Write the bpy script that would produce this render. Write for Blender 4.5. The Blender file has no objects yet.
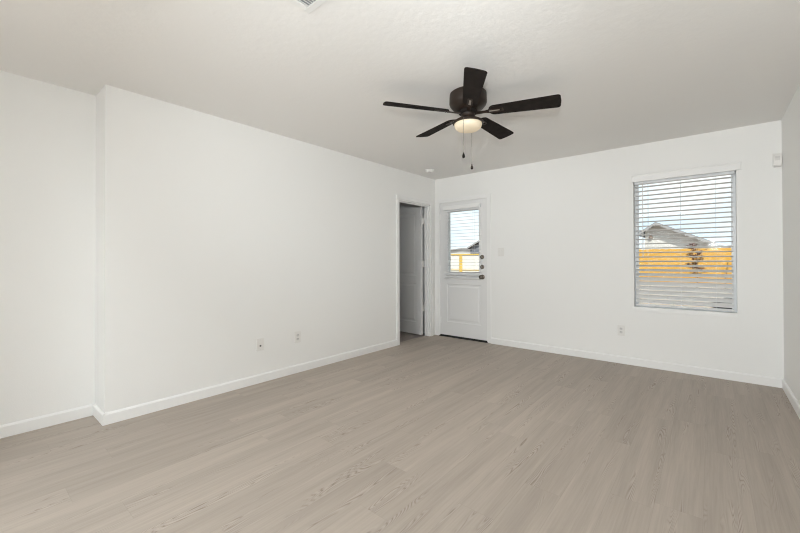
import bpy, bmesh, math, random
from mathutils import Vector, Matrix
C = bpy.context.scene.collection
random.seed(7)
H = 2.44            # ceiling height
RX = 3.827          # right wall
DX = -0.2865        # recessed part of the left wall
YC = -4.147         # where the left wall steps back
YR = -12.5           # rear wall, behind the camera

# ------------------------------------------------------------------ camera
f, yaw, pit, rol = 370.64, .698, .0077, -.0028
Fv = Vector((-math.sin(yaw)*math.cos(pit), math.cos(yaw)*math.cos(pit), math.sin(pit)))
Rt = Vector((math.cos(yaw), math.sin(yaw), 0)); U = Rt.cross(Fv)
R2 = Rt*math.cos(rol) + U*math.sin(rol); U2 = -Rt*math.sin(rol) + U*math.cos(rol)
cam = bpy.data.cameras.new('camera'); co = bpy.data.objects.new('camera', cam); C.objects.link(co)
cam.sensor_width = 36; cam.lens = f/800*36; cam.shift_y = -8.573/800; cam.clip_start = .05; cam.clip_end = 500
co.matrix_world = Matrix(((R2.x, U2.x, -Fv.x, 3.3253), (R2.y, U2.y, -Fv.y, -4.8231), (R2.z, U2.z, -Fv.z, 1.1654), (0, 0, 0, 1)))
bpy.context.scene.camera = co

# ------------------------------------------------------------------ world, sun, added fill lamps, exposure
sc = bpy.context.scene
sc.view_settings.view_transform = 'Standard'; sc.view_settings.look = 'None'
sc.view_settings.gamma = 1; sc.view_settings.use_curve_mapping = False
sc.view_settings.exposure = 0.0
sc.cycles.max_bounces = 14; sc.cycles.diffuse_bounces = 10; sc.cycles.transparent_max_bounces = 16
sc.cycles.caustics_reflective = False; sc.cycles.caustics_refractive = False
sc.cycles.sample_clamp_indirect = 6; sc.cycles.filter_width = 1.1
w = bpy.data.worlds.new('sky'); sc.world = w; w.use_nodes = True
nt = w.node_tree; N = nt.nodes; Lk = nt.links
bg = N['Background']
tc = N.new('ShaderNodeTexCoord'); mp = N.new('ShaderNodeMapping'); mp.inputs['Scale'].default_value = (2.2, 2.2, 5)
nz = N.new('ShaderNodeTexNoise'); nz.inputs['Scale'].default_value = 1.6; nz.inputs['Detail'].default_value = 6
cr = N.new('ShaderNodeValToRGB'); cr.color_ramp.elements[0].position = .42; cr.color_ramp.elements[1].position = .62
cr.color_ramp.elements[0].color = (.74, .89, 1.0, 1); cr.color_ramp.elements[1].color = (1, 1, 1, 1)
Lk.new(tc.outputs['Generated'], mp.inputs[0]); Lk.new(mp.outputs[0], nz.inputs['Vector']); Lk.new(nz.outputs['Fac'], cr.inputs[0])
Lk.new(cr.outputs[0], bg.inputs[0]); bg.inputs[1].default_value = 1.25
sl = bpy.data.lights.new('sun', 'SUN'); sl.energy = 6.0; sl.angle = .01; sl.color = (1, .95, .86)
so = bpy.data.objects.new('sun', sl); C.objects.link(so); so.location = (12, -16, 22)
so.rotation_euler = Vector((-.42, .52, -.74)).to_track_quat('-Z', 'Y').to_euler()

def area(name, loc, direction, sx, sy, power, col):
    l = bpy.data.lights.new(name, 'AREA'); l.shape = 'RECTANGLE'; l.size = sx; l.size_y = sy; l.energy = power; l.color = col
    o = bpy.data.objects.new(name, l); C.objects.link(o); o.location = loc
    o.rotation_euler = Vector(direction).to_track_quat('-Z', 'Z' if abs(direction[2]) < .9 else 'Y').to_euler()
    return o
# unseen fill lamps added behind the camera, at the rear wall and the ceiling
FILL_COL = (.93, .98, 1.0)
area('fill_rear', (1.77, YR+.02, 1.2), (0, 1, 0), 3.9, 2.2, 246, FILL_COL)
area('fill_ceiling', (2.3, -7.4, H-.02), (0, 0, -1), 1.2, 1.2, 138, (.89, .98, 1.04))  # unseen ceiling panel added as fill
# unseen fill spots added beside the camera, bounced off the ceiling
def bounce_spot(name, loc, at, power, cone):
    l = bpy.data.lights.new(name, 'SPOT'); l.energy = power; l.color = FILL_COL; l.spot_size = math.radians(cone); l.spot_blend = 1; l.shadow_soft_size = .12
    o = bpy.data.objects.new(name, l); C.objects.link(o); o.location = loc
    o.rotation_euler = (Vector(at) - Vector(loc)).to_track_quat('-Z', 'Y').to_euler()
bounce_spot('bounce_fill_left', (3.35, -4.95, 1.5), (.9, -2.3, H), 156, 70)
bounce_spot('bounce_fill_right', (3.4, -5.0, 1.5), (3.3, -2.6, H), 112, 80)

# ------------------------------------------------------------------ materials
def mat(name, col, rough=.5, metal=0, bump=0, bscale=50, bdetail=3, var=0, vscale=4, spec=.5, emit=None, estr=0):
    m = bpy.data.materials.new(name); m.use_nodes = True
    t = m.node_tree; b = t.nodes['Principled BSDF']
    b.inputs['Base Color'].default_value = (*col, 1); b.inputs['Roughness'].default_value = rough
    b.inputs['Metallic'].default_value = metal; b.inputs['Specular IOR Level'].default_value = spec
    g = t.nodes.new('ShaderNodeTexCoord')
    if var:
        n = t.nodes.new('ShaderNodeTexNoise'); n.inputs['Scale'].default_value = vscale; n.inputs['Detail'].default_value = 4
        r = t.nodes.new('ShaderNodeValToRGB')
        r.color_ramp.elements[0].position = .3; r.color_ramp.elements[1].position = .7
        r.color_ramp.elements[0].color = (*[c*(1-var) for c in col], 1); r.color_ramp.elements[1].color = (*[min(1, c*(1+var)) for c in col], 1)
        t.links.new(g.outputs['Object'], n.inputs['Vector']); t.links.new(n.outputs['Fac'], r.inputs[0]); t.links.new(r.outputs[0], b.inputs['Base Color'])
    if bump:
        n = t.nodes.new('ShaderNodeTexNoise'); n.inputs['Scale'].default_value = bscale; n.inputs['Detail'].default_value = bdetail
        u = t.nodes.new('ShaderNodeBump'); u.inputs['Strength'].default_value = bump; u.inputs['Distance'].default_value = .004
        t.links.new(g.outputs['Object'], n.inputs['Vector']); t.links.new(n.outputs['Fac'], u.inputs['Height']); t.links.new(u.outputs[0], b.inputs['Normal'])
    if emit:
        b.inputs['Emission Color'].default_value = (*emit, 1); b.inputs['Emission Strength'].default_value = estr
    return m
M = dict(
    wall=mat('wall_paint', (.86, .86, .85), .62, bump=.10, bscale=160, spec=.25),
    ceil=mat('ceiling_paint', (.84, .83, .815), .8, bump=.34, bscale=26, bdetail=6, spec=.15),
    trim=mat('trim_paint', (.86, .86, .855), .42, spec=.3, var=.006, vscale=3),
    door=mat('door_paint', (.80, .80, .80), .42, spec=.35, bump=.03, bscale=60),
    plastic=mat('white_plastic', (.80, .79, .77), .35, bump=.01, bscale=80),
    slat=mat('blind_slat', (.745, .745, .745), .45, bump=.02, bscale=70),
    cord=mat('blind_cord', (.72, .74, .76), .7, bump=.05, bscale=300),
    vinyl=mat('window_vinyl', (.74, .76, .78), .4, bump=.01, bscale=60),
    black=mat('black_rubber', (.012, .012, .012), .6, bump=.05, bscale=120),
    dark=mat('dark_slot', (.03, .03, .03), .7, bump=.05, bscale=120),
    nickel=mat('aged_nickel', (.22, .19, .16), .32, metal=1, bump=.02, bscale=80),
    grey=mat('grey_contact', (.68, .67, .66), .5, bump=.02, bscale=80),
    bronze=mat('bronze_metal', (.028, .019, .014), .45, spec=.3, metal=.1, bump=.04, bscale=120),
    blade=mat('blade_laminate', (.020, .016, .014), .85, spec=.12, bump=.08, bscale=60, var=.25, vscale=18),
    steel=mat('brushed_steel', (.42, .38, .34), .45, metal=.3, bump=.02, bscale=120),
    chain=mat('chain_metal', (.20, .18, .16), .45, metal=.6, bump=.02, bscale=120),
    globe=mat('frosted_globe', (.62, .56, .46), .4, bump=.02, bscale=40, emit=(1, .74, .40), estr=.24),
    duct=mat('duct_grey', (.33, .34, .35), .6, bump=.02, bscale=60),
    carpet=mat('carpet', (.36, .32, .30), .95, bump=.6, bscale=220, var=.1, vscale=60, spec=.1),
    vent=mat('vent_enamel', (.80, .80, .79), .4, bump=.01, bscale=60),
    dirt=mat('dry_ground', (.36, .30, .25), .95, bump=.5, bscale=6, var=.15, vscale=1.2, spec=.1),
    mound=mat('dark_mound', (.030, .026, .024), .95, bump=.8, bscale=9, var=.3, vscale=5, spec=.1),
    wood=mat('fence_wood', (.52, .29, .055), .8, bump=.2, bscale=14, var=.10, vscale=3, spec=.15),
    pale=mat('overexposed_boards', (.62, .61, .58), .8, bump=.2, bscale=14, var=.05, vscale=3, spec=.15),  # sunlit overexposure of the boards put into their pale colour
    yellow=mat('yellow_timber', (.55, .38, .10), .8, bump=.2, bscale=14, var=.08, vscale=3, spec=.15),
    siding=mat('white_siding', (.52, .51, .50), .8, bump=.1, bscale=12, spec=.15),
    fascia=mat('fascia_paint', (.30, .30, .31), .7, bump=.05, bscale=20, spec=.2),
    soffit=mat('soffit_brown', (.16, .12, .10), .8, bump=.05, bscale=20, spec=.2),
    shingle=mat('grey_shingle', (.16, .17, .20), .9, bump=.4, bscale=20, var=.2, vscale=9, spec=.1),
    shingle2=mat('pinkish_shingle', (.50, .44, .42), .9, bump=.4, bscale=20, var=.1, vscale=9, spec=.1),
    bark=mat('bark', (.12, .07, .045), .9, bump=.4, bscale=40, var=.2, vscale=20, spec=.1),
    leaf=mat('rusty_leaves', (.10, .03, .018), .8, bump=.1, bscale=40, var=.3, vscale=10, spec=.2),
)
def glass_mat():
    m = bpy.data.materials.new('window_glass'); m.use_nodes = True; t = m.node_tree; t.nodes.clear()
    o = t.nodes.new('ShaderNodeOutputMaterial'); mx = t.nodes.new('ShaderNodeMixShader'); tr = t.nodes.new('ShaderNodeBsdfTransparent')
    gl = t.nodes.new('ShaderNodeBsdfGlossy'); fr = t.nodes.new('ShaderNodeFresnel'); fr.inputs[0].default_value = 1.12
    tr.inputs[0].default_value = (.95, .975, .97, 1); gl.inputs['Roughness'].default_value = .02
    t.links.new(fr.outputs[0], mx.inputs[0]); t.links.new(tr.outputs[0], mx.inputs[1]); t.links.new(gl.outputs[0], mx.inputs[2]); t.links.new(mx.outputs[0], o.inputs[0])
    return m
M['glass'] = glass_mat()

def floor_mat():
    m = bpy.data.materials.new('vinyl_plank'); m.use_nodes = True; t = m.node_tree; n = t.nodes; b = n['Principled BSDF']
    def math_(op, a, bb=None, clamp=False):
        x = n.new('ShaderNodeMath'); x.operation = op; x.use_clamp = clamp
        for i, v in enumerate((a, bb)):
            if v is None: continue
            if isinstance(v, (int, float)): x.inputs[i].default_value = v
            else: t.links.new(v, x.inputs[i])
        return x.outputs[0]
    def comb(x, y, z):
        c = n.new('ShaderNodeCombineXYZ')
        for i, v in enumerate((x, y, z)):
            if isinstance(v, (int, float)): c.inputs[i].default_value = v
            else: t.links.new(v, c.inputs[i])
        return c.outputs[0]
    def noise(vec, scale, detail=3, rough=.5, dist=0):
        x = n.new('ShaderNodeTexNoise'); x.inputs['Scale'].default_value = scale; x.inputs['Detail'].default_value = detail
        x.inputs['Roughness'].default_value = rough; x.inputs['Distortion'].default_value = dist
        t.links.new(vec, x.inputs['Vector']); return x.outputs['Fac']
    def ramp(fac, a, bb, c0=(0, 0, 0, 1), c1=(1, 1, 1, 1)):
        r = n.new('ShaderNodeValToRGB'); r.color_ramp.elements[0].position = a; r.color_ramp.elements[1].position = bb
        r.color_ramp.elements[0].color = c0; r.color_ramp.elements[1].color = c1; t.links.new(fac, r.inputs[0]); return r.outputs[0]
    def mixc(fac, a, bb, mode='MIX'):
        x = n.new('ShaderNodeMix'); x.data_type = 'RGBA'; x.blend_type = mode
        for i, v in ((0, fac), (6, a), (7, bb)):
            if isinstance(v, (int, float)): x.inputs[i].default_value = v
            elif isinstance(v, tuple): x.inputs[i].default_value = v
            else: t.links.new(v, x.inputs[i])
        return x.outputs[2]
    g = n.new('ShaderNodeNewGeometry'); sx = n.new('ShaderNodeSeparateXYZ'); t.links.new(g.outputs['Position'], sx.inputs[0])
    X, Y = sx.outputs[0], sx.outputs[1]
    PW, PL = .18, 1.22
    u = math_('DIVIDE', math_('ADD', X, 10.03), PW); row = math_('FLOOR', u); fu = math_('FRACT', u)
    wn = n.new('ShaderNodeTexWhiteNoise'); wn.noise_dimensions = '1D'; t.links.new(row, wn.inputs['W'])
    v = math_('ADD', math_('DIVIDE', math_('ADD', Y, 30), PL), wn.outputs['Value']); col = math_('FLOOR', v); fv = math_('FRACT', v)
    w2 = n.new('ShaderNodeTexWhiteNoise'); w2.noise_dimensions = '2D'; t.links.new(comb(row, col, 0), w2.inputs['Vector'])
    rnd = w2.outputs['Value']
    off = math_('MULTIPLY', rnd, 37.0)
    # smooth field whose contour lines make the cathedral grain, stretched along the plank
    fld = noise(comb(math_('MULTIPLY', X, 12), math_('MULTIPLY', Y, 1.0), off), 1.0, 2, .4)
    rings = math_('ABSOLUTE', math_('SINE', math_('MULTIPLY', fld, 120)))
    lines = ramp(rings, .0, .55)
    mask = ramp(noise(comb(math_('MULTIPLY', X, 15), math_('MULTIPLY', Y, 1.3), math_('ADD', off, 9)), 1.0, 1), .57, .67)
    fine = noise(comb(math_('MULTIPLY', X, 110), math_('MULTIPLY', Y, 3.5), off), 1.0, 4, .6)
    soft = noise(comb(math_('MULTIPLY', X, 14), math_('MULTIPLY', Y, .8), off), 1.0, 3, .5)
    base = mixc(ramp(soft, .3, .7), (.388, .338, .292, 1), (.462, .404, .350, 1))
    tone = math_('ADD', math_('MULTIPLY', rnd, .075), .962)
    base = mixc(1.0, base, comb(tone, tone, tone), 'MULTIPLY')
    f2 = math_('ADD', math_('MULTIPLY', fine, .30), .85)
    base = mixc(1.0, base, comb(f2, f2, f2), 'MULTIPLY')
    lm = math_('MULTIPLY', math_('SUBTRACT', 1.0, lines), mask)
    base = mixc(math_('MULTIPLY', lm, .7), base, (.20, .155, .125, 1))
    light = math_('MULTIPLY', ramp(rings, .8, 1.0), mask)
    base = mixc(math_('MULTIPLY', light, .38), base, (.56, .50, .45, 1))
    du = math_('MULTIPLY', math_('SUBTRACT', .5, math_('ABSOLUTE', math_('SUBTRACT', fu, .5))), PW)
    dv = math_('MULTIPLY', math_('SUBTRACT', .5, math_('ABSOLUTE', math_('SUBTRACT', fv, .5))), PL)
    seam = math_('LESS_THAN', math_('MINIMUM', du, dv), .0011)
    base = mixc(math_('MULTIPLY', seam, .13), base, (.12, .10, .085, 1))
    t.links.new(base, b.inputs['Base Color'])
    b.inputs['Roughness'].default_value = .5; b.inputs['Specular IOR Level'].default_value = .22
    bu = n.new('ShaderNodeBump'); bu.inputs['Strength'].default_value = .18; bu.inputs['Distance'].default_value = .002
    hgt = math_('SUBTRACT', math_('ADD', math_('MULTIPLY', fine, .6), math_('MULTIPLY', lm, -.5)), seam)
    t.links.new(hgt, bu.inputs['Height']); t.links.new(bu.outputs[0], b.inputs['Normal'])
    return m
M['floor'] = floor_mat()

# ------------------------------------------------------------------ mesh helpers
def box(bm, x0, x1, y0, y1, z0, z1, bev=0):
    r = bmesh.ops.create_cube(bm, size=1)
    for v in r['verts']:
        v.co = Vector(((x0+x1)/2 + v.co.x*(x1-x0), (y0+y1)/2 + v.co.y*(y1-y0), (z0+z1)/2 + v.co.z*(z1-z0)))
    if bev:
        es = list({e for v in r['verts'] for e in v.link_edges})
        bmesh.ops.bevel(bm, geom=es, offset=bev, segments=2, affect='EDGES', profile=.5)
def lathe(bm, prof, seg=40, ctr=(0, 0, 0), axis='Z'):
    rings = []
    for r, z in prof:
        if r < 1e-6: rings.append([bm.verts.new((0, 0, z))])
        else: rings.append([bm.verts.new((r*math.cos(2*math.pi*i/seg), r*math.sin(2*math.pi*i/seg), z)) for i in range(seg)])
    for a, b in zip(rings, rings[1:]):
        for i in range(seg):
            j = (i+1) % seg
            if len(a) == 1 and len(b) == 1: continue
            if len(a) == 1: bm.faces.new((a[0], b[j], b[i]))
            elif len(b) == 1: bm.faces.new((a[i], a[j], b[0]))
            else: bm.faces.new((a[i], a[j], b[j], b[i]))
    vs = [v for r in rings for v in r]
    for v in vs:
        c = v.co.copy()
        if axis == 'Y': c = Vector((c.x, -c.z, c.y))     # profile z grows towards -y (into the room)
        if axis == 'X': c = Vector((c.z, c.x, c.y))
        v.co = c + Vector(ctr)
    return vs
def tube(bm, pts, r, seg=8, r1=None):
    pts = [Vector(p) for p in pts]; rings = []
    for i, p in enumerate(pts):
        d = (pts[min(i+1, len(pts)-1)] - pts[max(i-1, 0)]).normalized()
        a = d.orthogonal().normalized() if i == 0 else (rings_a - d*rings_a.dot(d)).normalized()
        rings_a = a; b = d.cross(a); rr = r if r1 is None else r + (r1-r)*i/(len(pts)-1)
        rings.append([bm.verts.new(p + (a*math.cos(2*math.pi*k/seg) + b*math.sin(2*math.pi*k/seg))*rr) for k in range(seg)])
    for a, b in zip(rings, rings[1:]):
        for k in range(seg): bm.faces.new((a[k], a[(k+1) % seg], b[(k+1) % seg], b[k]))
    bm.faces.new(rings[0][::-1]); bm.faces.new(rings[-1])
def prism(bm, poly, axis, a, b):
    """extrude a 2-D outline along an axis: axis 'Y' -> outline is (x, z); 'X' -> (y, z); 'Z' -> (x, y)"""
    mk = {'Y': lambda p, t: (p[0], t, p[1]), 'X': lambda p, t: (t, p[0], p[1]), 'Z': lambda p, t: (p[0], p[1], t)}[axis]
    A = [bm.verts.new(mk(p, a)) for p in poly]; B = [bm.verts.new(mk(p, b)) for p in poly]
    bm.faces.new(A); bm.faces.new(B[::-1])
    for i in range(len(poly)):
        j = (i+1) % len(poly); bm.faces.new((A[i], B[i], B[j], A[j]))
def obj(name, bm, m, parent=None, smooth=False, label=None):
    bmesh.ops.recalc_face_normals(bm, faces=bm.faces)
    me = bpy.data.meshes.new(name); bm.to_mesh(me); bm.free(); me.materials.append(M[m])
    if smooth:
        for p in me.polygons: p.use_smooth = True
        me.set_sharp_from_angle(angle=math.radians(40))
    o = bpy.data.objects.new(name, me); C.objects.link(o)
    if parent:
        o.parent = parent
        top = parent
        while top.parent: top = top.parent
        o.matrix_parent_inverse = Matrix.Identity(4)
        if top.location.length and parent is top: o.location = (0, 0, 0)
    if label: o['label'] = label
    return o
def tag(o, label, cat, group=None, kind=None):
    o['label'] = label; o['category'] = cat
    if group: o['group'] = group
    if kind: o['kind'] = kind
    return o
def thing(name, label, cat, loc=(0, 0, 0), rotz=0, group=None, kind=None):
    o = bpy.data.objects.new(name, None); o.empty_display_size = .05; C.objects.link(o); o.location = loc; o.rotation_euler = (0, 0, rotz)
    return tag(o, label, cat, group, kind)
def BM(): return bmesh.new()
def wall_with_holes(bm, axis, p0, p1, a0, a1, holes):
    """wall slab between planes p0..p1; holes = [(a0,a1,z0,z1)] along the running axis"""
    cuts = sorted({a0, a1, *[h[0] for h in holes], *[h[1] for h in holes]})
    for s, e in zip(cuts, cuts[1:]):
        zs = [(0, H)]
        for h in holes:
            if h[0] <= s+1e-6 and h[1] >= e-1e-6:
                zs = [(lo, hi) for a, b in zs for lo, hi in ((a, min(b, h[2])), (max(a, h[3]), b)) if hi-lo > 1e-4]
        for lo, hi in zs:
            if axis == 'y': box(bm, p0, p1, s, e, lo, hi)
            else: box(bm, s, e, p0, p1, lo, hi)
    bmesh.ops.remove_doubles(bm, verts=bm.verts, dist=1e-5)

# ------------------------------------------------------------------ room shell
DO = (-.885, -.140, 0, 2.025)                 # doorway in the left wall (y0,y1,z0,z1)
BD = (.075, .902, 0, 2.068)                   # rough opening of the back door (x0,x1,..)
WO = (2.668, 3.518, .645, 2.055)              # window opening
b = BM(); box(b, DX-.12, -.092, YR-.12, YC+.12, -.1, 0); box(b, -.092, RX+.12, YR-.12, .15, -.1, 0); tag(obj('floor', b, 'floor'), 'grey-beige wood-look vinyl plank floor of the room', 'floor', kind='structure')
b = BM(); box(b, DX-.12, -.092, YR-.12, YC+.12, H, H+.12); box(b, -.092, RX+.12, YR-.12, .15, H, H+.12); tag(obj('ceiling', b, 'ceil'), 'off-white knockdown textured ceiling above the fan', 'ceiling', kind='structure')
b = BM(); wall_with_holes(b, 'y', -.092, 0, YC, .0, [DO]); tag(obj('wall_left', b, 'wall'), 'long white left wall with the open doorway at its far end', 'wall', kind='structure')
b = BM(); box(b, DX-.12, -.092, YC, YC+.12, 0, H); box(b, DX-.12, DX, YR, YC, 0, H)
tag(obj('wall_recess', b, 'wall'), 'white wall set back at the far left edge of the view', 'wall', kind='structure')
b = BM(); wall_with_holes(b, 'x', 0, .15, -.12, RX+.12, [BD, WO]); tag(obj('wall_back', b, 'wall'), 'white back wall holding the glazed door and the window', 'wall', kind='structure')
b = BM(); wall_with_holes(b, 'y', RX, RX+.12, YR, 0, []); tag(obj('wall_right', b, 'wall'), 'white wall closing the room at the far right edge', 'wall', kind='structure')
b = BM(); wall_with_holes(b, 'x', YR-.12, YR, DX-.12, RX+.12, [(-.18, 3.72, .1, 2.3)]); tag(obj('wall_rear', b, 'wall'), 'white wall behind the viewpoint with a wide opening added for the fill lamp', 'wall', kind='structure')  # opening added for the rear fill lamp
b = BM(); box(b, DX, .75, -5.72, -5.6, 0, H); tag(obj('wall_light_block', b, 'wall'), 'unseen white wall added behind the viewpoint to block rear light', 'wall', kind='structure')  # added to keep the rear fill off the recess and wall step
# small dim room behind the doorway
b = BM(); box(b, -3.2, -.092, -2.6, .0, -.1, -.004); tag(obj('floor_side_room', b, 'carpet'), 'grey carpet floor of the dim room beyond the doorway', 'floor', kind='structure')
b = BM(); box(b, -3.2, -.092, -2.6, .0, H, H+.1); tag(obj('ceiling_side_room', b, 'ceil'), 'unlit ceiling of the dim room beyond the doorway', 'ceiling', kind='structure')
b = BM(); box(b, -3.3, -3.2, -2.7, .15, -.1, H+.1); box(b, -3.2, -.092, -2.7, -2.6, -.1, H+.1); box(b, -3.2, -.092, 0, .15, -.1, H+.1)
tag(obj('wall_side_room', b, 'wall'), 'walls of the dim room seen through the open doorway', 'wall', kind='structure')
# eaves and roof deck over the house, so that the sun reaches the yard only past the house
b = BM(); box(b, -3.6, RX+.5, YR-.5, .6, H+.25, H+.4); tag(obj('roof', b, 'shingle'), 'roof deck over the room, out of view above the ceiling', 'roof', kind='structure')

# baseboards
BH, BT = .083, .014
def baseboard(name, runs, label):
    b = BM()
    for axis, at, s, a0, a1 in runs:      # s: side the board faces
        t = at + s*BT; pr = [(at, 0), (t, 0), (t, BH-.012), (t-s*.005, BH-.004), (t-s*.009, BH), (at, BH)]
        if axis == 'y': prism(b, pr, 'Y', a0, a1)
        else: prism(b, pr, 'X', a0, a1)
    tag(obj(name, b, 'trim'), label, 'baseboard', kind='structure')
baseboard('baseboard_left', [('y', 0, 1, YC, DO[0]-.062)], 'white baseboard along the long left wall')
baseboard('baseboard_recess', [('y', DX, 1, YR, YC), ('x', YC, -1, DX, BT)], 'white baseboard turning the corner into the recess at far left')
baseboard('baseboard_back', [('x', 0, -1, .955, RX)], 'white baseboard along the back wall under the window')
baseboard('baseboard_right', [('y', RX, -1, YR, -BT)], 'white baseboard along the right wall')

# casings
b = BM(); cw = .062
y0, y1, z1 = DO[0], DO[1], DO[3]
def casing_profile(u0, u1):   # across the width, thickness
    return u0, u1
box(b, 0, .014, y0-cw, y0, 0, z1+cw, .003); box(b, 0, .014, y1, y1+cw, 0, z1+cw, .003); box(b, 0, .014, y0, y1, z1, z1+cw, .003)
box(b, .014, .019, y0-cw+.004, y0-cw+.022, 0, z1+cw-.006, .002); box(b, .014, .019, y1+cw-.022, y1+cw-.004, 0, z1+cw-.006, .002); box(b, .014, .019, y0-cw+.02, y1+cw-.02, z1+cw-.022, z1+cw-.004, .002)
box(b, -.092, 0, y0-.001, y0+.016, 0, z1); box(b, -.092, 0, y1-.016, y1+.001, 0, z1); box(b, -.092, 0, y0, y1, z1-.016, z1+.001)
box(b, -.060, -.030, y0+.016, y0+.028, 0, z1-.016); box(b, -.060, -.030, y1-.028, y1-.016, 0, z1-.016); box(b, -.060, -.030, y0+.016, y1-.016, z1-.028, z1-.016)
tag(obj('trim_1', b, 'trim'), 'white casing and jamb around the open doorway in the left wall', 'trim', kind='structure')
b = BM(); x0, x1, z1 = .083, .894, 2.058
box(b, x0-.056, x0, -.009, 0, 0, z1+.058, .003); box(b, x1, x1+.058, -.009, 0, 0, z1+.058, .003); box(b, x0, x1, -.009, 0, z1, z1+.058, .003)
box(b, BD[0]-.0, x0+.004, 0, .15, 0, z1); box(b, x1-.004, BD[1], 0, .15, 0, z1); box(b, BD[0], BD[1], 0, .15, z1-.004, BD[3])
box(b, x0, x0+.02, .055, .15, 0, z1); box(b, x1-.02, x1, .055, .15, 0, z1); box(b, x0, x1, .055, .15, z1-.02, z1)
tag(obj('trim_2', b, 'trim'), 'white casing and frame around the glazed back door', 'trim', kind='structure')
b = BM(); box(b, BD[0], BD[1], -.012, .15, 0, .012, .003); tag(obj('trim_3', b, 'black'), 'black threshold under the glazed back door', 'trim', kind='structure')
b = BM(); prism(b, [(-.098, -.003), (-.070, .006), (-.040, .006), (-.016, .0005)], 'Y', DO[0]+.017, DO[1]-.017); tag(obj('trim_4', b, 'floor'), 'low floor transition strip across the open doorway', 'trim', kind='structure')

# ------------------------------------------------------------------ doors
def slab(bm, w, h, t, panels, hole=None):
    """moulded door slab: local x 0..w, z 0..h, faces at y=0 (front) and y=t"""
    xs = sorted({0, w, *[c for p in panels for c in (p[0], p[1])], *([hole[0], hole[1]] if hole else [])})
    zs = sorted({0, h, *[c for p in panels for c in (p[2], p[3])], *([hole[2], hole[3]] if hole else [])})
    def inside(q, r): return q[0] >= r[0]-1e-6 and q[1] <= r[1]+1e-6 and q[2] >= r[2]-1e-6 and q[3] <= r[3]+1e-6
    for yy, s in ((0, 1), (t, -1)):
        for i in range(len(xs)-1):
            for j in range(len(zs)-1):
                q = (xs[i], xs[i+1], zs[j], zs[j+1])
                if hole and inside(q, hole): continue
                if any(inside(q, p) for p in panels): continue
                bm.faces.new([bm.verts.new((x, yy, z)) for x, z in ((q[0], q[2]), (q[1], q[2]), (q[1], q[3]), (q[0], q[3]))])
        for p in panels:
            loops = []
            for ins, dep in ((0, 0), (.006, .007), (.016, .009), (.03, .009), (.05, .0025)):
                loops.append([bm.verts.new((x, yy + s*dep, z)) for x, z in ((p[0]+ins, p[2]+ins), (p[1]-ins, p[2]+ins), (p[1]-ins, p[3]-ins), (p[0]+ins, p[3]-ins))])
            for A, B in zip(loops, loops[1:]):
                for k in range(4): bm.faces.new((A[k], A[(k+1) % 4], B[(k+1) % 4], B[k]))
            bm.faces.new(loops[-1])
    def ring(r):
        P = [(r[0], r[2]), (r[1], r[2]), (r[1], r[3]), (r[0], r[3])]
        for k in range(4):
            a, c = P[k], P[(k+1) % 4]
            bm.faces.new([bm.verts.new(v) for v in ((a[0], 0, a[1]), (c[0], 0, c[1]), (c[0], t, c[1]), (a[0], t, a[1]))])
    ring((0, w, 0, h))
    if hole: ring(hole)
    bmesh.ops.remove_doubles(bm, verts=bm.verts, dist=1e-5)

# back door: local origin at its lower left corner
dw, dh = .797, 2.026
door = thing('door_1', 'white back door with glass upper half and panelled lower half', 'door', (.089, .006, .026), kind='structure')
hole = (.155, .682, .955, 1.885)
b = BM(); slab(b, dw, dh, .044, [(.125, .70, .205, .785)], hole); obj('door_slab', b, 'door', door)
b = BM()
for yy0, yy1 in ((-.012, .006), (.038, .056)):
    a0, a1, c0, c1 = hole
    fw = .028
    box(b, a0-fw, a0+.006, yy0, yy1, c0-fw, c1+fw, .004); box(b, a1-.006, a1+fw, yy0, yy1, c0-fw, c1+fw, .004)
    box(b, a0, a1, yy0, yy1, c0-fw, c0+.006, .004); box(b, a0, a1, yy0, yy1, c1-.006, c1+fw, .004)
obj('glass_frame', b, 'door', door)
b = BM(); box(b, hole[0], hole[1], .018, .024, hole[2], hole[3]); obj('glass_pane', b, 'glass', door)
b = BM(); box(b, .002, dw-.002, -.006, .012, -.026, .001, .003); obj('door_sweep', b, 'black', door, label='black rubber sweep along the bottom of the door')
hx = .813 - .089
b = BM(); lathe(b, [(0, .0), (.034, 0), (.034, .006), (.028, .011), (.014, .014), (.012, .034), (.02, .04), (.028, .05), (.0295, .06), (.025, .07), (.014, .076), (0, .077)], 32, (hx+.006, 0, .93-.026), 'Y')
obj('door_knob', b, 'nickel', door, True, 'aged metal round door knob')
for z in (1.216, 1.073):
    b = BM(); lathe(b, [(0, 0), (.031, 0), (.031, .006), (.027, .013), (.016, .015), (.0, .015)], 32, (hx, 0, z-.026), 'Y'); db = obj('deadbolt', b, 'nickel', door, True, 'aged metal deadbolt rosette')
    b = BM(); box(b, hx-.005, hx+.005, -.031, -.014, z-.026-.015, z-.026+.015, .003); obj('thumb_turn', b, 'nickel', db)
for z in (.22, 1.02, 1.82):
    b = BM(); tube(b, [(-.004, -.008, z-.045), (-.004, -.008, z+.045)], .006, 12); box(b, -.004, .02, -.003, .001, z-.045, z+.045); obj('hinge', b, 'trim', door)

# interior door, swung into the side room
idoor = thing('door_2', 'white two-panel interior door standing open into the dim side room', 'door', (-.125, -.1575, .012), math.radians(180-3.5), kind='structure')
b = BM(); slab(b, .71, 2.0, .035, [(.105, .605, .19, .80), (.105, .605, .92, 1.90)]); obj('door_slab', b, 'door', idoor)
for z in (.41, 1.105, 1.77):
    b = BM(); tube(b, [(-.008, .004, z-.045), (-.008, .004, z+.045)], .007, 12); box(b, -.008, .0, -.002, .031, z-.044, z+.044); box(b, -.030, -.008, -.004, -.0015, z-.044, z+.044); obj('hinge', b, 'plastic', idoor)

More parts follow.
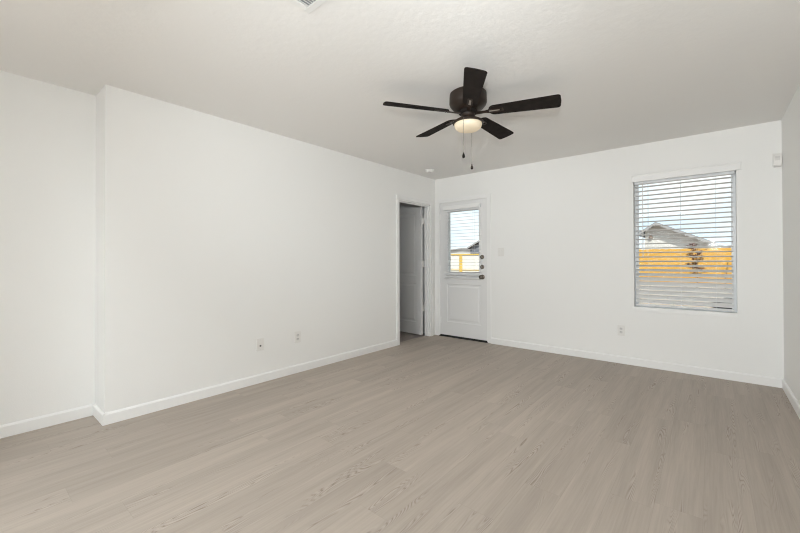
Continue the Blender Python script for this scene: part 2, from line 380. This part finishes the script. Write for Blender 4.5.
# ------------------------------------------------------------------ window
win = thing('window_1', 'single white framed window in the back wall looking onto the yard', 'window', kind='structure')
b = BM(); x0, x1, z0, z1 = WO
for a in ((x0, x0+.035, z0, z1), (x1-.035, x1, z0, z1), (x0+.035, x1-.035, z0, z0+.018), (x0+.035, x1-.035, z1-.035, z1)):
    box(b, a[0], a[1], .10, .145, a[2], a[3], .004)
obj('window_frame', b, 'vinyl', win)
b = BM(); box(b, x0+.03, x1-.03, .12, .126, z0+.012, z1-.03); obj('glass_pane', b, 'glass', win)
b = BM(); box(b, x0, x1, -.004, .10, z0-.004, z0+.006); box(b, x0-.002, x1+.002, -.007, .0, z0-.04, z0+.006, .002); obj('window_sill', b, 'trim', win)
b = BM(); box(b, x0-.042, x0, -.003, 0, z0-.045, z1+.02); box(b, x1, x1+.042, -.003, 0, z0-.045, z1+.02); obj('window_casing', b, 'wall', win)

def rot_slat(bm, x0, x1, yc, zc, wdt, th, ang):
    """slat with its outer (+y) edge lowered by ang"""
    pr = []
    for i in range(5):
        t = -1 + i*.5; pr.append((t*wdt/2, th/2 + .002*(1-t*t)))
    for i in range(5):
        t = 1 - i*.5; pr.append((t*wdt/2, -th/2 + .002*(1-t*t)))
    c, s = math.cos(ang), math.sin(ang)
    prism(bm, [(yc + u*c + v*s, zc - u*s + v*c) for u, v in pr], 'X', x0, x1)
def interp(z, tab):
    if z >= tab[0][0]: return tab[0][1]
    for (za, a), (zb, c) in zip(tab, tab[1:]):
        if z >= zb: return a + (c-a)*(za-z)/(za-zb)
    return tab[-1][1]
wb = thing('window_blind', 'white horizontal slat blind hung in the window on the back wall', 'blind')
b = BM(); box(b, 2.652, 3.552, -.018, -.004, 2.028, 2.106, .004); box(b, 2.648, 3.556, -.022, -.004, 2.092, 2.106, .003); obj('valance', b, 'trim', wb)
b = BM(); box(b, 2.676, 3.508, .022, .078, 2.004, 2.05, .002); obj('headrail', b, 'vinyl', wb)
tab = [(2.05, 7), (1.30, 10), (1.165, 14), (1.06, 28), (1.0, 42), (.93, 60), (.6, 63)]
YB = .05; b = BM(); n = 27; zt = 1.975; zb = .716; zs = []
for i in range(n):
    z = zt + (zb-zt)*i/(n-1); zs.append(z)
    rot_slat(b, 2.682, 3.492, YB, z, .05, .0026, math.radians(interp(z, tab)))
obj('slats', b, 'slat', wb)
b = BM(); box(b, 2.682, 3.496, YB-.026, YB+.026, .662, .680, .004); obj('bottom_rail', b, 'slat', wb)
for lx in (2.80, 3.085, 3.365):
    b = BM()
    for yy in (YB-.028, YB+.028): tube(b, [(lx, yy, .675), (lx, yy, 2.01)], .0011, 6)
    obj('ladder_cord', b, 'cord', wb)
b = BM(); tube(b, [(2.755, .008, 2.02), (2.755, .006, 1.22)], .0042, 8); tube(b, [(2.755, .008, 2.035), (2.755, .02, 2.03)], .003, 6); lathe(b, [(0, -.03), (.006, -.028), (.007, -.01), (.004, 0), (0, 0)], 12, (2.755, .006, 1.22)); obj('tilt_wand', b, 'plastic', wb, True)

db = thing('door_blind', 'white horizontal slat blind mounted over the glass of the back door', 'blind')
b = BM(); box(b, .185, .806, -.062, -.052, 1.932, 1.990, .004); obj('valance', b, 'trim', db)
b = BM(); box(b, .20, .796, -.050, .004, 1.936, 1.980, .002); obj('headrail', b, 'vinyl', db)
b = BM(); n = 21; zt = 1.905; zb = .945
for i in range(n):
    z = zt + (zb-zt)*i/(n-1); rot_slat(b, .212, .796, -.036, z, .05, .0026, math.radians(-(z-1.165)*8 if z > 1.0 else 16))
obj('slats', b, 'slat', db)
b = BM(); box(b, .205, .80, -.062, -.012, .893, .911, .005); obj('bottom_rail', b, 'slat', db)
for lx in (.30, .70):
    b = BM()
    for yy in (-.062, -.009): tube(b, [(lx, yy, .905), (lx, yy, 1.95)], .0009, 6)
    obj('ladder_cord', b, 'cord', db)

# ------------------------------------------------------------------ wall plates, sensor, detector, vent
def plate(name, label, cat, x, z, wdt, hgt, kind, wall='back', y=0):
    """built facing -y at the origin, then turned onto its wall"""
    loc, rz = ((x, 0, z), 0) if wall == 'back' else ((0, y, z), math.radians(90))
    t = thing(name, label, cat, loc, rz)
    b = BM(); box(b, -wdt/2, wdt/2, -.006, 0, -hgt/2, hgt/2, .0025); obj('cover_plate', b, 'plastic', t)
    if kind == 'outlet':
        for s in (-1, 1):
            b = BM(); prism(b, [(.0165*math.cos(a)*1.0, s*.0195 + max(-.0135, min(.0135, .0175*math.sin(a)))) for a in [2*math.pi*k/24 for k in range(24)]], 'Y', -.0085, -.004); so_ = obj('socket', b, 'grey', t)
            b = BM(); box(b, -.0075, -.0055, -.0092, -.008, s*.0195-.001, s*.0195+.008); box(b, .0055, .0075, -.0092, -.008, s*.0195, s*.0195+.007); lathe(b, [(0, .008), (.0025, .008), (.0025, .0092), (0, .0092)], 10, (0, 0, s*.0195-.008), 'Y'); obj('slots', b, 'dark', so_)
        b = BM(); lathe(b, [(0, .005), (.003, .005), (.003, .0075), (0, .008)], 10, (0, 0, 0), 'Y'); obj('screw', b, 'grey', t)
    if kind == 'coax':
        b = BM(); lathe(b, [(0, .004), (.0075, .004), (.0075, .011), (.005, .011), (.005, .018), (.0, .018)], 12, (0, 0, -.012), 'Y'); obj('cable_jack', b, 'dark', t, label='dark metal cable jack')
        for s in (-1, 1):
            b = BM(); lathe(b, [(0, .005), (.003, .005), (.003, .0075), (0, .008)], 10, (0, 0, s*.045), 'Y'); obj('screw', b, 'grey', t)
    if kind == 'switch':
        for s in (-1, 1):
            b = BM(); box(b, s*.0215-.013, s*.0215+.013, -.0075, -.004, -.033, .033, .001); rk = obj('rocker', b, 'plastic', t)
            b = BM(); prism(b, [(-.0068, -.031), (-.0068, .031), (-.0128, .029), (-.009, 0)], 'X', s*.0215-.0115, s*.0215+.0115); obj('paddle', b, 'plastic', rk)
            for q in (-1, 1):
                b = BM(); lathe(b, [(0, .005), (.0025, .005), (.0025, .0072), (0, .0076)], 10, (s*.0215, 0, q*.048), 'Y'); obj('screw', b, 'grey', t)
    return t
plate('power_outlet', 'white duplex power outlet low on the back wall under the window', 'outlet', 2.542, .372, .072, .118, 'outlet')
plate('power_outlet', 'white duplex power outlet low on the left wall, nearer the doorway', 'outlet', 0, .37, .074, .118, 'outlet', 'left', -2.535)
plate('cable_outlet', 'white wall plate with one dark cable jack, low on left wall', 'outlet', 0, .365, .074, .118, 'coax', 'left', -2.956)
plate('light_switch', 'white double light switch on the back wall beside the door', 'switch', 1.103, 1.283, .09, .118, 'switch')

ms = thing('motion_sensor', 'small white motion sensor high in the right corner of the back wall', 'sensor', (3.796, 0, 2.078))
b = BM(); prism(b, [(-.03, .062), (.03, .062), (.03, -.05), (.022, -.062), (-.022, -.062), (-.03, -.05)], 'Y', -.012, 0); obj('back_plate', b, 'plastic', ms)
b = BM(); prism(b, [(-.010, .058), (-.040, .050), (-.046, .0), (-.036, -.05), (-.010, -.058)], 'X', -.027, .027); obj('housing', b, 'plastic', ms)
b = BM(); prism(b, [(-.040, .034), (-.0475, .020), (-.0475, -.004), (-.040, -.016)], 'X', -.016, .016); obj('lens', b, 'grey', ms, label='greyer sensor lens')
b = BM(); prism(b, [(-.012, -.055), (-.036, -.048), (-.030, -.062), (-.012, -.066)], 'X', -.022, .022); obj('lower_cap', b, 'grey', ms, label='greyer underside cap')

sd = thing('smoke_detector', 'round white smoke detector on the ceiling near the doorway', 'smoke detector', (.304, -.571, H))
b = BM(); lathe(b, [(0, 0), (.062, 0), (.062, -.012), (.058, -.016), (0, -.016)], 36); obj('mounting_base', b, 'plastic', sd, True)
b = BM(); lathe(b, [(.052, -.015), (.052, -.026), (.044, -.036), (.02, -.039), (0, -.039)], 36); obj('cover', b, 'plastic', sd, True)
b = BM(); lathe(b, [(0, -.038), (.009, -.038), (.008, -.042), (0, -.0425)], 16, (.022, 0, 0)); obj('test_button', b, 'grey', sd, True)

cv = thing('ceiling_vent', 'white louvred air vent in the ceiling at the top edge of the photo', 'vent', (1.757, -3.672, H))
L_, W_ = .36, .30; fr = .034
b = BM()
for a in ((0, L_, -fr, 0), (0, L_, -W_, -W_+fr), (0, fr, -W_+fr, -fr), (L_-fr, L_, -W_+fr, -fr)): box(b, a[0], a[1], a[2], a[3], -.008, 0, .002)
obj('vent_frame', b, 'vent', cv)
b = BM(); box(b, fr, L_-fr, -W_+fr, -fr, -.0015, -.0005); obj('duct_throat', b, 'duct', cv, label='grey duct throat behind the louvres')
b = BM(); k = 0; x = fr+.006
while x < L_-fr-.004:
    prism(b, [(x-.001, -.001), (x+.001, -.001), (x+.012, -.012), (x+.010, -.013)], 'Y', -W_+fr, -fr); x += .016
obj('louvres', b, 'vent', cv)

# ------------------------------------------------------------------ ceiling fan
fan = thing('ceiling_fan', 'dark bronze five-blade ceiling fan with a lit bowl light, flush on the ceiling', 'ceiling fan', (1.9136, -2.3281, H))
b = BM(); lathe(b, [(0, 0), (.132, 0), (.138, -.006), (.140, -.03), (.141, -.075), (.136, -.090), (.118, -.112), (.092, -.126), (.075, -.130), (0, -.130)], 48); obj('motor_housing', b, 'bronze', fan, True)
b = BM(); lathe(b, [(0, -.128), (.066, -.128), (.070, -.134), (.070, -.152), (.062, -.158), (0, -.158)], 40); obj('flywheel', b, 'blade', fan, True)
b = BM(); lathe(b, [(0, -.156), (.054, -.156), (.052, -.166), (.050, -.18), (.056, -.19), (.080, -.2), (.104, -.212), (.115, -.219), (.115, -.228), (.106, -.232), (0, -.232)], 48); obj('light_kit', b, 'bronze', fan, True)
b = BM(); lathe(b, [(.100, -.226), (.1035, -.234), (.1035, -.246), (.098, -.262), (.082, -.276), (.055, -.285), (.025, -.289), (0, -.290)], 48); obj('bowl_shade', b, 'globe', fan, True, 'cream frosted glass bowl, lit')
zb_ = -.151
PIT = math.radians(13)
for k in range(5):
    a = 4.0435 + k*2*math.pi/5
    R = Matrix.Translation((0, 0, zb_)) @ Matrix.Rotation(math.radians(2), 4, Vector((-.643, .766, 0))) @ Matrix.Rotation(a, 4, 'Z') @ Matrix.Rotation(-PIT, 4, 'X')
    # blade outline in (radius, chord)
    out = []
    def hw(r):   # half width
        return .052 + (.070-.052)*(r-.17)/(.66-.17)
    for i in range(9):
        t = math.pi/2 + math.pi*i/8; out.append((.195 + .040*math.cos(t), .054*math.sin(t)))      # rounded root
    out = [(x, y) for x, y in out]
    tip = []
    for i in range(7):
        t = -math.pi/2 + math.pi/2*i/6; tip.append((.628+.022*math.cos(t), -.048+.022*math.sin(t)))
    tip.append((.6535, 0))
    for i in range(7):
        t = math.pi/2*i/6; tip.append((.628+.022*math.cos(t), .048+.022*math.sin(t)))
    b = BM(); prism(b, out + tip, 'Z', -.003, .003)
    b.transform(R); bl = obj('blade', b, 'blade', fan)
    # blade iron: arm from the flywheel to a plate under the blade root, with a slot
    b = BM()
    prism(b, [(.06, -.016), (.13, -.012), (.16, -.020), (.16, .020), (.13, .012), (.06, .016)], 'Z', -.010, -.004)
    for s in (-1, 1):
        prism(b, [(.155, s*.010), (.24, s*.008), (.262, s*.004), (.262, s*.016), (.24, s*.020), (.155, s*.022)], 'Z', -.008, -.003)
    prism(b, [(.252, -.008), (.266, -.006), (.266, .006), (.252, .008)], 'Z', -.008, -.003)
    b.transform(R); ir = obj('blade_iron', b, 'bronze', fan)
    b = BM(); prism(b, [(.158, -.0085), (.235, -.007), (.235, .007), (.158, .0085)], 'Z', -.0052, -.0028); b.transform(R); obj('slot_plate', b, 'steel', ir, label='lighter metal showing in the bracket slot')
    for sx_, sy_ in ((.175, .016), (.175, -.016), (.255, 0)):
        b = BM(); lathe(b, [(0, -.0115), (.004, -.0105), (.005, -.008), (0, -.008)], 10, (sx_, sy_, 0)); b.transform(R); obj('screw', b, 'bronze', ir, True)
for lat, tow, z_end in ((-.034, .106, 1.925), (.029, -.09, 1.89)):
    px, py = .766*lat + .495*tow, .643*lat - .87*tow
    b = BM(); z = -.228; 
    tube(b, [(px, py, -.222), (px, py, z_end-H+.02)], .0011, 6)
    zz = -.24
    while zz > z_end-H+.03:
        bmesh.ops.create_icosphere(b, subdivisions=1, radius=.0021, matrix=Matrix.Translation((px, py, zz))); zz -= .0065
    pc = obj('pull_chain', b, 'chain', fan)
    b = BM(); lathe(b, [(0, .034), (.0035, .034), (.004, .028), (.0085, .016), (.0105, .006), (.009, -.003), (.004, -.008), (0, -.009)], 16, (px, py, z_end-H)); obj('pull_fob', b, 'blade', pc, True)
# the lamp's light, thrown down through the bowl
pl = bpy.data.lights.new('fan_bulb', 'SPOT'); pl.energy = 24; pl.color = (1, .95, .88); pl.shadow_soft_size = .08; pl.spot_size = math.radians(135); pl.spot_blend = 1
po = bpy.data.objects.new('fan_bulb', pl); C.objects.link(po); po.location = (1.9136, -2.3281, H-.30)

# ------------------------------------------------------------------ yard
b = BM(); box(b, -70, 70, .15, 120, -.3, -.1); box(b, -70, 70, -60, .15, -.5, -.31); tag(obj('ground', b, 'dirt'), 'pinkish dry dirt yard outside the window', 'ground', kind='structure')
FY = 19.
fn = thing('wooden_fence', 'sunlit honey-coloured board fence across the yard behind the window', 'fence', (0, FY, -.1))
b = BM(); x = -1.5; 
while x < 9.0:
    t = random.uniform(-.012, .012); box(b, x, x+.136, -.02, 0, .02, 1.84+t); x += .14
obj('boards', b, 'wood', fn)
for z in (.3, .95, 1.6):
    b = BM(); box(b, -1.5, 9.0, 0, .04, z, z+.09); obj('rail', b, 'wood', fn)
for xx in (-1.4, 1.0, 3.4, 5.8, 8.2):
    b = BM(); box(b, xx, xx+.09, .04, .13, -.05, 1.8); obj('post', b, 'wood', fn)
pf = thing('board_fence', 'board fence coloured pale for sun overexposure, with yellow timber rail, seen through the door glass', 'fence', (-11, FY, -.1))
b = BM(); x = -4.0
while x < 5.0: box(b, x, x+.146, 0, .02, .03, 1.68); x += .148
obj('boards', b, 'pale', pf)
b = BM(); box(b, -4, 5, -.05, 0, 1.67, 1.75); obj('top_rail', b, 'yellow', pf, label='yellow timber top rail')
b = BM(); box(b, -4, 5, -.04, 0, .56, .60); obj('bottom_rail', b, 'yellow', pf, label='yellow timber lower rail')
for xx in (-3.0, .12, 3.4):
    b = BM(); box(b, xx, xx+.20, -.09, 0, .0, 1.66); obj('post', b, 'yellow', pf, label='yellow timber post')

def gable_house(name, label, cx, y0, ridge, slope_l, slope_r, run_l, run_r, depth, over, mats, rise_only=0):
    t = thing(name, label, 'house', (cx, y0, -.1)); zr = ridge + .1
    zl, zr_ = zr - slope_l*run_l, zr - slope_r*run_r
    b = BM(); wl, wr = run_l-over, run_r-over
    prism(b, [(-wl, 0), (wr, 0), (wr, zr-slope_r*wr-.12), (0, zr-.12), (-wl, zr-slope_l*wl-.12)], 'Y', 0, depth); obj('walls', b, mats[0], t)
    b = BM(); prism(b, [(-run_l, zl), (0, zr), (0, zr+.10), (-run_l, zl+.10)], 'Y', -over, depth+over); prism(b, [(run_r, zr_), (0, zr), (0, zr+.10), (run_r, zr_+.10)], 'Y', -over, depth+over); rf = obj('roof', b, mats[1], t)
    b = BM(); prism(b, [(-run_l, zl-.16), (0, zr-.16), (0, zr+.06), (-run_l, zl+.06)], 'Y', -over-.04, -over); prism(b, [(run_r, zr_-.16), (0, zr-.16), (0, zr+.06), (run_r, zr_+.06)], 'Y', -over-.04, -over); obj('rake_board', b, mats[2], rf)
    b = BM(); prism(b, [(-run_l+.02, zl-.03), (0, zr-.03), (0, zr-.005), (-run_l+.02, zl-.005)], 'Y', -over, 0); prism(b, [(run_r-.02, zr_-.03), (0, zr-.03), (0, zr-.005), (run_r-.02, zr_-.005)], 'Y', -over, 0); obj('soffit', b, mats[3], rf)
    return t
nh = gable_house('house', 'white gabled neighbour house behind the board fence, seen through the window', -.33, 34.6, 4.38, .68, .49, 1.45, 4.75, 9, .6, ('siding', 'shingle', 'fascia', 'soffit'))
b = BM(); lathe(b, [(0, 0), (.14, .02), (.17, .10), (.10, .16), (0, .18)], 14, (-.42, -.02, 3.22), 'Y'); box(b, -.5, -.34, -.1, 0, 3.36, 3.46, .01); obj('wall_lamp', b, 'soffit', nh, label='small dark lamp on the gable wall')
gable_house('house', 'blue-grey roofed house seen through the right side of the door glass', -23.2, 50.6, 5.75, .52, .5, 5.1, 5, 9, .6, ('shingle', 'shingle', 'fascia', 'soffit'))
gable_house('house', 'pale low house far off through the left of the door glass', -41.5, 72, 4.1, .10, .10, 9, 4.6, 8, .4, ('siding', 'shingle2', 'fascia', 'soffit'))
fh = gable_house('house', 'small pale house far off at the right edge of the window', 8.4, 58, 3.3, .12, .12, 3.6, 6, 8, .4, ('siding', 'shingle2', 'fascia', 'soffit'))
b = BM(); tube(b, [(-2.6, 2, 2.8), (-2.6, 2, 3.9)], .05, 8); obj('vent_pipe', b, 'soffit', fh)

# young tree and sapling in front of the fence
rt = random.Random(3)
tr = thing('young_tree', 'slim young tree with rusty leaves standing before the board fence', 'tree', (2.83, 17, -.1))
b = BM(); tube(b, [(0, 0, -.1), (.02, .01, .5), (-.01, .0, 1.1), (.03, .02, 1.6), (.0, 0, 2.1)], .030, 8, .008); obj('trunk', b, 'bark', tr, True)
tips = []
b = BM()
for i in range(26):
    z = .45 + 1.5*i/26; a = rt.uniform(0, 6.28); L = rt.uniform(.18, .42)*(1 - .35*abs(z-1.1))
    p1 = (math.cos(a)*L*.6, math.sin(a)*L*.6, z+L*.25); p2 = (math.cos(a)*L, math.sin(a)*L, z+L*.35)
    tube(b, [(0.01, 0, z), p1, p2], .007, 5, .003); tips += [p1, p2, ((p1[0]+p2[0])/2, (p1[1]+p2[1])/2, (p1[2]+p2[2])/2)]
obj('branches', b, 'bark', tr)
b = BM()
for p in tips:
    if p[2] > 1.75 and rt.random() < .6: continue
    for _ in range(9):
        c = Vector(p) + Vector((rt.gauss(0, .045), rt.gauss(0, .045), rt.gauss(0, .05)))
        m = Matrix.Translation(c) @ Matrix.Rotation(rt.uniform(0, 6.28), 4, 'Z') @ Matrix.Rotation(rt.uniform(-1, 1), 4, 'X')
        vs = [b.verts.new(m @ Vector(v)) for v in ((-.055, 0, 0), (0, -.03, .004), (.06, 0, 0), (0, .03, .004))]
        b.faces.new(vs)
obj('leaves', b, 'leaf', tr)
sp = thing('sapling', 'thin dark sapling before the board fence, right of the young tree', 'sapling', (3.82, 17, -.1))
b = BM(); tube(b, [(-.02, 0, -.05), (0, 0, .5), (.05, .02, .9), (.09, .02, 1.25)], .028, 8, .012); obj('stem', b, 'bark', sp, True)
for z, s in ((.75, 1), (.95, -1), (1.1, 1), (.6, -1)):
    b = BM(); tube(b, [(.05, 0, z), (.05+s*.07, 0, z+.09)], .009, 6, .004)
    obj('twig', b, 'bark', sp)
# dark heap in place of an unidentified dark shape right of the window
hp = BM(); rh = random.Random(5); n = 40; prev = None; rings = []
prof = [(2.15, -.03), (1.9, .12), (1.55, .34), (1.15, .62), (.75, .88), (.4, 1.05), (.15, 1.1)]
for r, z in prof:
    rings.append([hp.verts.new((r*math.cos(2*math.pi*i/n)*(1+rh.uniform(-.05, .05)), r*math.sin(2*math.pi*i/n)*(1+rh.uniform(-.05, .05)), z+(rh.uniform(-.04, .04) if z > 0 else 0))) for i in range(n)])
for A, B in zip(rings, rings[1:]):
    for i in range(n): hp.faces.new((A[i], A[(i+1) % n], B[(i+1) % n], B[i]))
hp.faces.new(rings[-1])
o = obj('dark_heap', hp, 'mound', None, True); o.location = (5.35, 8.6, -.1)
tag(o, 'dark heap low at the right of the window view', 'soil heap')
